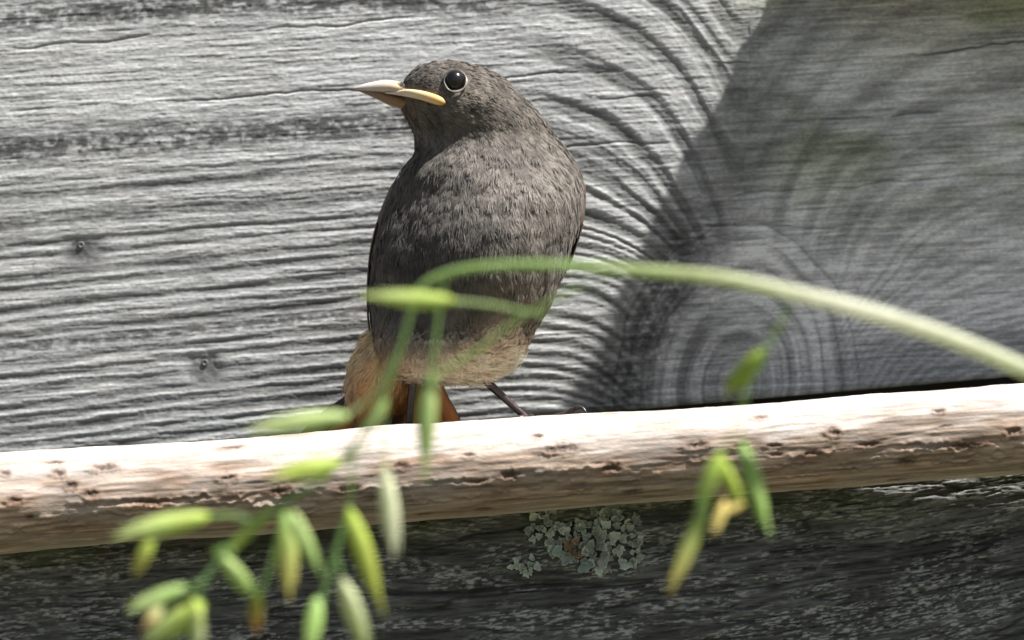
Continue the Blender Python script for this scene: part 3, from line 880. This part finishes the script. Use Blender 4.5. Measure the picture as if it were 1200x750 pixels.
def wing(side):
    # side -1 left of the picture, +1 right
    ph0 = np.pi if side < 0 else 0.0
    ys = np.linspace(198, 335 if side < 0 else 312, 44)
    off = np.linspace(-.42, 1.0, 26)            # angle towards the back
    Ym, Om = np.meshgrid(ys, off, indexing='ij')
    lead = np.interp(Ym, [198, 215, 250, 300, 335], [.35, .05, -.06, .02, .14]) if side < 0 else np.interp(Ym, [198, 215, 250, 312], [.25, .06, -.02, .1])
    O2 = lead + (Om + .42) / 1.42 * (1.15 - lead)
    ph = ph0 + side * -1 * O2 if side > 0 else ph0 + O2
    edge_f = np.minimum(1, np.minimum((Om + .42) / .14, (1.0 - Om) / .1)).clip(0, 1)
    endf = np.minimum(1, np.minimum((Ym - 198) / 20, (ys[-1] - Ym) / 16)).clip(0, 1)
    gr = -2.5 + 6.2 * np.sqrt(edge_f * endf) + (fbm(Om * 14, Ym / 9, 341, 2) - .5) * 1.6
    pp = body_pt(Ym, ph, 0); nn = body_nrm(Ym, ph)
    V = pp + nn * gr[..., None]
    scal = (.5 + .5 * np.sin(Ym / 5.5 + 3 * np.sin(Om * 9)))[..., None]
    c = np.array([.085, .070, .058]) * (.7 + .6 * scal) 
    c = c * (.8 + .4 * fbm(Om * 40, Ym / 6, 343, 2))[..., None]
    rim = (1 - edge_f)[..., None] * .5
    c = c * (1 - rim) + np.array([.20, .13, .08]) * rim
    w = bl('wing', grid_mesh('wing', BW(V), c, flip=side > 0), M_quill)
    nfe = 7
    for k in range(nfe):
        f = k / (nfe - 1)
        pts = []
        y0 = 262 + 14 * f; y1 = (408 - 26 * f) if side < 0 else (316 - 5 * f + 6 * (k % 2))
        for s_ in np.linspace(0, 1, 6):
            yy = y0 + (y1 - y0) * s_
            o = .02 + .62 * f + (.25 * s_ if side < 0 else .1 * s_)
            ph_k = ph0 + o if side < 0 else ph0 - o
            g_ = 2.2 + 1.1 * (nfe - k) / nfe + (0.4 * s_)
            if side < 0:
                g_ += 4.0 * sstep(.45, 1, s_) 
            pts.append(body_pt(np.array(yy), np.array(ph_k)) + body_nrm(np.array([yy]), np.array([ph_k]))[0] * g_)
        pm = pts[2]; l, r, f_, b_ = out_at(pm[1])
        nr = np.array([pm[0] - (l + r) / 2, 0, pm[2]])
        blade('flight_feather', pts, [5, 7, 7.5, 7, 5, 1.2], nr, (.045, .038, .033), (.17, .115, .075), M_quill, w)
    return w
wing(-1); wing(1)

# --- rump and undertail fluff, then the tail fan
def lobe_surface(c, r, rotz, ny_=60, na_=60):
    a = np.linspace(0, 2 * np.pi, na_, endpoint=False); b = np.linspace(.02, np.pi - .02, ny_)
    Bm, Am = np.meshgrid(b, a, indexing='ij')
    q = np.stack([np.sin(Bm) * np.cos(Am) * r[0], -np.cos(Bm) * r[1], np.sin(Bm) * np.sin(Am) * r[2]], -1)
    n = q / (np.array(r) ** 2); n /= np.linalg.norm(n, axis=-1)[..., None]
    cz, sz = math.cos(rotz), math.sin(rotz)
    M = np.array([[cz, -sz, 0], [sz, cz, 0], [0, 0, 1]])
    return q @ M.T + np.array(c), n @ M.T
lp, ln_ = lobe_surface((447, 434, 40), (37, 64, 44), 0.40)
def cov_col(p):
    t = sstep(400, 480, p[..., 1])[..., None]
    l = sstep(440, 405, p[..., 0])[..., None]
    c = np.array([.76, .56, .32]) * (1 - t) + np.array([.66, .30, .09]) * t
    return c * (1 - .55 * l) + np.array([.50, .42, .30]) * .55 * l
cov = bl('tail_coverts', grid_mesh('tail_coverts', BW(lp), cov_col(lp) * .75, wrap=True), M_skin)
idx = rng.choice(lp.shape[0] * lp.shape[1], 1300, replace=False)
q_, qn = lp.reshape(-1, 3)[idx], ln_.reshape(-1, 3)[idx]
tdq = np.tile(np.array([-.42, 1.0, .25]), (len(q_), 1)) + rng.normal(0, .1, (len(q_), 3))
me = feathers('covert_fluff', q_, qn, tdq, rng.uniform(14, 26, len(q_)), np.full(len(q_), 1.5), 8, cov_col(q_), spread=.38, lift=.13, seed=23)
cf = bl('covert_fluff', me, M_plume, cov); cf['kind'] = 'stuff'

tail = None
ntf = 12
order = list(range(ntf))
tl, tn = lobe_surface((462, 452, 66), (30, 40, 20), 0.5, 24, 24)
tail = bl('tail', grid_mesh('tail', BW(tl), np.broadcast_to(np.array([.26, .10, .035]), tl.shape), wrap=True), M_skin)
for k in order:
    f = k / (ntf - 1)
    x0 = 452 + 50 * f; x1 = 370 + 162 * f; x2 = 296 + 250 * f
    mid = abs(f - .5) * 2
    dz = 58 + 12 * mid + (k % 2) * 2.2
    pts = [(x0, 428, dz - 4), (x0 * .55 + x1 * .45, 466, dz + 12), (x1, 502, dz + 26), ((x1 + x2) / 2, 548, dz + 42), (x2, 596 - 8 * mid, dz + 56)]
    if k == 0: col, ed = (.060, .040, .032), (.045, .032, .028)
    elif k in (5, 6): col, ed = (.10, .05, .03), (.20, .08, .03)
    elif k == ntf - 1: col, ed = (.70, .26, .075), (.14, .065, .035)
    else: col, ed = (.62, .22, .06), (.42, .14, .04)
    blade('tail_feather', pts, [6, 9, 10.5, 11, 10, 3], (.1, -.35, -1), col, ed, M_quill, tail, camber=.12)

# --- legs and feet
def leg(pts, rad, toes):
    c = spline(pts, 26)
    n = len(c)
    cols = np.tile(np.array([.040, .024, .023]), (n, 1)) * (1 + .25 * np.sin(np.arange(n) * 2.1))[:, None]
    rr = np.interp(np.linspace(0, 1, n), np.linspace(0, 1, len(rad)), rad) * S
    lo = bl('leg', tube('leg', BW(c), rr, 12, cols=cols), M_leg)
    for tp, claw in toes:
        t = spline(tp, 22); m = len(t)
        r2 = (4.2 - 1.2 * np.linspace(0, 1, m) + .55 * np.abs(np.sin(np.linspace(0, 1, m) * 9.4))) * S
        bl('toe', tube('toe', BW(t), r2, 10, cols=np.tile(np.array([.05, .032, .030]), (m, 1))), M_leg, lo)
        cl = spline(claw, 12); m = len(cl)
        bl('claw', tube('claw', BW(cl), np.linspace(3.4, .4, m) * S, 8, cols=np.tile(np.array([.035, .028, .026]), (m, 1))), M_leg, lo)

def toeset(fx, fy, fd, knuckle=None):
    T = []
    for (dx, dd) in ((-24, -26), (-2, -34), (24, -24), (-4, 34)):
        s = -0.0742
        e = (fx + dx, fy + dx * s, fd + dd)
        mid = (fx + dx * .5, fy + dx * .5 * s - 6, fd + dd * .5)
        T.append(([(fx, fy - 3, fd), mid, (e[0], e[1] - 1, e[2])], [(e[0], e[1] - 1, e[2]), (e[0] + dx * .18, e[1] - 3.5, e[2] + dd * .1), (e[0] + dx * .3, e[1] + 1.5, e[2] + dd * .2)]))
    if knuckle:
        T[2] = knuckle
    return T
leg([(486, 420, 4), (484, 446, 4), (481, 474, 8), (479, 504, 12)], [7, 5.2, 4.4, 4.6], toeset(479, 505, 12))
kn = ([(624, 494, 6), (646, 490, 2), (664, 485, -4), (674, 478.5, -10)], [(674, 478.5, -10), (681, 477.5, -14), (686, 482, -18), (687, 490, -21)])
leg([(556, 424, 2), (570, 446, 2), (596, 471, 5), (624, 496, 8)], [8, 5.4, 4.3, 4.6], toeset(624, 495, 8, kn))

# ------------------------------------------------------------------ lichen rosettes on the beam
def lichen(centre, lobes, label, seed):
    g = random.Random(seed)
    root = empty('lichen', P(centre[0], centre[1], BEAM_F))
    tag(root, label, 'lichen', 'lichen rosettes on the beam')
    for (px, py, r, ang, tone, up) in lobes:
        nrim = 26
        aa = [2 * math.pi * i / nrim for i in range(nrim)]
        nl = g.choice((3, 4, 5)); ph = g.uniform(0, 6)
        V = [(0.0, -up, 0.0)]; C = [tone]
        for ring, fr in enumerate((.5, .85, 1.0, .96)):
            for a in aa:
                fan = .62 + .42 * math.cos(a - ang)
                cren = 1 + .15 * math.cos(nl * a + ph) * (.6 + .4 * math.cos(a - ang)) + .12 * math.cos(2 * nl * a + 1.7 * ph) + g.uniform(-.07, .07)
                q = r * fr * fan * cren
                hgt = [up + 1.1, up + 2.0 + .7 * math.sin(nl * a + ph), up + 2.6 + 1.3 * math.sin(nl * a + ph + 1), up - .2][ring]
                V.append((q * math.cos(a), -hgt, q * math.sin(a)))
                b = [.9, 1.0, 1.18, .5][ring]
                C.append(tuple(t * b * g.uniform(.9, 1.1) for t in tone))
        F3 = [(0, 1 + i, 1 + (i + 1) % nrim) for i in range(nrim)]
        F4 = []
        for k in range(3):
            o0, o1 = 1 + k * nrim, 1 + (k + 1) * nrim
            for i in range(nrim):
                j = (i + 1) % nrim
                F4.append((o0 + i, o1 + i, o1 + j, o0 + j))
        V = np.array(V) * S
        me = raw_mesh('lobe', V, [np.array(F3), np.array(F4)], np.array(C))
        o = link('lobe', me, M_lichen, root)
        o.location = P(px, py, BEAM_F + .0002) - root.location
        o.rotation_euler = (g.uniform(-.7, .7), g.uniform(-.4, .4), g.uniform(-.7, .7))
    return root
def scatter(n, cx, cy, rx, ry, r0, r1, seed, brown=False):
    g = random.Random(seed); out = []
    for k in range(n):
        a = g.uniform(0, 2 * math.pi); q = math.sqrt(g.random())
        x, y = cx + rx * q * math.cos(a), cy + ry * q * math.sin(a)
        t = g.uniform(.55, 1.25)
        tone = (.47 * t, .52 * t, .44 * t)
        if brown and (x - 672) ** 2 + (y - 642) ** 2 < 11 ** 2: tone = (.30 * t, .22 * t, .15 * t)
        out.append((x, y, g.uniform(r0, r1), math.atan2(-(y - cy), x - cx), tone, g.uniform(0.5, 4.5)))
    return out
lb = scatter(90, 714, 634, 36, 36, 3.5, 9, 1) + scatter(56, 680, 638, 32, 24, 3.5, 9, 2, True)
lb += [(688, 662, 11, -1.4, (.30, .36, .31), 5), (668, 655, 12, -2.2, (.32, .36, .31), 5), (653, 645, 11, -2.8, (.30, .36, .31), 5), (702, 655, 10, -1.2, (.33, .35, .3), 6),
       (698, 604, 12, 1.6, (.24, .27, .21), 4), (716, 602, 13, 1.2, (.24, .27, .22), 4), (742, 612, 11, .5, (.27, .29, .25), 4)]
lichen((700, 640), lb, 'largest pale grey green lichen rosette with brown heart on the beam', 3)
lichen((634, 620), scatter(30, 636, 618, 19, 21, 4, 8, 5), 'small dull green lichen tuft tucked under the pole beside the largest rosette', 5)
lichen((615, 660), scatter(18, 615, 661, 15, 11, 3, 7, 7), 'smallest grey lichen tuft, set lowest on the beam face', 7)

# ------------------------------------------------------------------ grass stalk with drooping panicle, nearer than the bird
GY = -0.29
groot = empty('grass_stalk', (0.62, GY - .08, 0.0))
tag(groot, 'arching green grass stalk with hanging pale green seed heads', 'grass')
def gl(name, me, parent=None):
    o = link(name, me, M_grass)
    o.parent = parent if parent is not None else groot
    if parent is None: o.location = -groot.location
    return o
def gp(l):
    return np.array([list(P(q[0], q[1], GY + (q[2] if len(q) > 2 else 0))) for q in l])
def gtube(name, pts, w, n=40, col=((.20, .30, .10), (.20, .30, .10)), seg=8):
    c = spline(gp(pts), n)
    r = np.interp(np.linspace(0, 1, n), np.linspace(0, 1, len(w)), w) * S * .31
    tt = np.linspace(0, 1, n)
    cc = np.stack([np.interp(tt, np.linspace(0, 1, len(col)), [k[i] for k in col]) for i in range(3)], -1)
    return gl(name, tube(name, c, r, seg, cols=cc))
G1 = (.34, .50, .16); G2 = (.52, .62, .32); G4 = (.26, .42, .16)
# culm: rooted in the meadow, arching into the picture
stem = spline(np.vstack([[[0.62, GY - .08, -.01], [0.60, GY - .07, .25], [0.50, GY - .05, .50], [0.33, GY - .02, .655]],
                         gp([(1560, 590), (1330, 492), (1200, 432), (1100, 391), (1000, 360), (930, 343), (850, 326), (780, 319), (700, 313), (640, 310), (580, 311), (535, 317), (505, 328), (484, 345)])]), 150)
n = len(stem); tt = np.linspace(0, 1, n)
cc = np.stack([np.interp(tt, [0, .3, .48, .62, .75, 1], v) for v in ((.40, .55, .80, .56, .38, .34), (.46, .60, .80, .62, .52, .48), (.22, .36, .66, .34, .20, .17))], -1)  # whitish stretch paints the sunlit gleam into the stem
gl('stem', tube('stem', stem, np.interp(tt, [0, .45, .62, .75, 1], [10, 8.6, 6.2, 4.4, 3.2]) * S, 12, cols=cc))
# panicle axis and branchlets
gtube('branchlet', [(500, 330), (484, 360), (468, 412), (446, 470), (415, 520), (385, 556), (330, 592), (285, 625), (252, 662), (232, 700), (222, 760)], [8, 8, 9, 9, 8, 9, 10, 9, 8], 60, (G1, G4, G4))
gtube('branchlet', [(522, 322), (514, 370), (508, 420), (500, 452)], [7, 7, 8, 8], 30, (G1, G4))
gtube('branchlet', [(720, 322), (660, 345), (600, 380), (560, 410), (525, 432), (500, 452)], [4, 5, 6, 7], 40, (G1, G1))
gtube('branchlet', [(640, 370), (610, 364), (575, 357), (525, 352)], [5, 6, 7], 30, (G1, G2))
gtube('branchlet', [(470, 405), (450, 440), (430, 470), (403, 488)], [5, 6, 6], 20, (G4, G2))
gtube('branchlet', [(446, 470), (430, 520), (410, 535), (394, 545)], [5, 5, 6], 20, (G4, G1))
gtube('branchlet', [(455, 450), (450, 500), (450, 530), (452, 552)], [4, 4, 5], 20, (G4, G2))
gtube('branchlet', [(415, 520), (412, 560), (408, 598), (392, 650), (378, 700), (366, 770)], [5, 7, 9, 9, 9], 40, (G1, G4))
gtube('branchlet', [(392, 640), (398, 665), (402, 682)], [6, 6], 10, (G4, G4))
gtube('branchlet', [(330, 592), (332, 598), (336, 606)], [6, 6], 10, (G4, G1))
gtube('branchlet', [(300, 612), (270, 604), (238, 606)], [6, 7, 7], 16, (G4, G1))
gtube('branchlet', [(200, 612), (186, 628), (176, 642)], [5, 5], 10, (G1, G2))
gtube('branchlet', [(262, 650), (236, 680), (212, 692)], [6, 6, 6], 12, (G4, G1))
gtube('branchlet', [(275, 632), (268, 645), (264, 657)], [6, 6], 10, (G4, G1))
gtube('branchlet', [(330, 600), (318, 660), (302, 702)], [5, 6, 6], 16, (G4, G1))
gtube('branchlet', [(232, 700), (228, 710), (226, 716)], [7, 8], 8, (G4, G1))
gtube('branchlet', [(212, 692), (196, 702), (187, 712)], [5, 5], 10, (G1, G2))
gtube('branchlet', [(932, 344), (918, 372), (898, 410), (868, 470), (856, 505), (846, 535)], [5, 7, 6, 3, 3, 5], 40, (G1, G1))
gtube('branchlet', [(876, 455), (872, 490), (870, 522)], [3, 3, 4], 16, (G1, G1))

def spikelet(a, b, w, c0, c1, seed, dz=0.0):
    """lance-shaped floret body with two overlapping glumes; a = foot, b = tip (photo pixels)"""
    g = random.Random(seed)
    A = np.array(P(a[0], a[1], GY + dz)); Bp = np.array(P(b[0], b[1], GY + dz + g.uniform(-.006, .006)))
    L = np.linalg.norm(Bp - A); t = (Bp - A) / L
    dep = np.array([0, -1, 0]); s = np.cross(t, dep); s /= np.linalg.norm(s); dep = np.cross(s, t)
    def shell(scale, off, r, thick, bend, ccol0, ccol1, l0, l1, nn=24, m=16):
        u = np.linspace(0, 1, nn); ph = np.linspace(0, 2 * np.pi, m, endpoint=False)
        wd = np.sin(np.pi * u ** .62) ** 1.05 * r * .95 + .0003 * (1 - u)
        ctr = A + t * (L * (l0 + (l1 - l0) * u))[:, None] + s * ((off * np.sin(np.pi * u * .8) + bend * u ** 2))[:, None]
        V = ctr[:, None] + s * (np.cos(ph)[None, :] * wd[:, None])[..., None] + dep * (np.sin(ph)[None, :] * wd[:, None] * thick)[..., None]
        stripe = .85 + .3 * (np.cos(ph * 5)[None, :] > .3)
        col = (np.array(ccol0)[None] * (1 - u)[:, None] + np.array(ccol1)[None] * u[:, None])[:, None] * stripe[..., None]
        return grid_mesh('spikelet', V, col, wrap=True)
    R_ = w * S * .36
    bnd = g.uniform(-.12, .12) * L
    sp = gl('spikelet', shell(1, 0, R_ * .66, .7, bnd, c0, c1, 0.05, 1.0))
    for sg in (-1, 1):
        gl('glume', shell(1, sg * R_ * .42, R_ * .46, .5, bnd * .7 + sg * R_ * .28, tuple(x * 1.15 for x in c0), tuple(x * .95 for x in c1), 0.0, g.uniform(.72, 1.0)), sp)
YG = (.60, .72, .14); PG = (.70, .80, .40); WH = (.80, .82, .60); GR = (.46, .64, .20); YE = (.78, .68, .24); OR = (.72, .40, .14); RD = (.45, .22, .08)
SP = [((533, 352), (414, 354), 27, YG, PG), ((408, 487), (282, 502), 29, PG, PG), ((506, 436), (484, 568), 30, PG, GR), ((400, 541), (312, 564), 32, YG, YG),
      ((451, 548), (463, 658), 30, WH, WH), ((408, 596), (452, 726), 32, YG, (.40, .42, .08)), ((400, 678), (432, 768), 30, WH, PG), ((334, 600), (338, 708), 34, GR, YE),
      ((342, 598), (372, 680), 24, PG, GR), ((246, 604), (128, 628), 32, YG, PG), ((178, 634), (153, 676), 20, YG, YE), ((218, 688), (146, 718), 26, GR, PG),
      ((261, 652), (298, 708), 28, PG, GR), ((240, 706), (170, 762), 38, YG, PG), ((302, 694), (296, 744), 20, YG, OR), ((188, 706), (170, 748), 17, PG, OR),
      ((896, 410), (846, 468), 31, YG, YG), ((868, 518), (907, 632), 28, GR, GR), ((844, 536), (868, 596), 19, YG, YG), ((850, 586), (838, 628), 14, YE, YE),
      ((828, 586), (786, 702), 25, GR, YE), ((846, 530), (816, 600), 25, YG, GR), ((275, 648), (246, 642), 18, GR, GR), ((320, 596), (262, 645), 20, GR, YG),
      ((226, 700), (238, 765), 24, YG, WH), ((452, 470), (430, 505), 12, GR, PG), ((372, 700), (362, 770), 26, GR, GR), ((872, 590), (850, 600), 9, YE, YE)]
for i, (a, b, w, c0, c1) in enumerate(SP):
    spikelet(a, b, w, c0, c1, 40 + i, dz=random.uniform(-.02, .012))
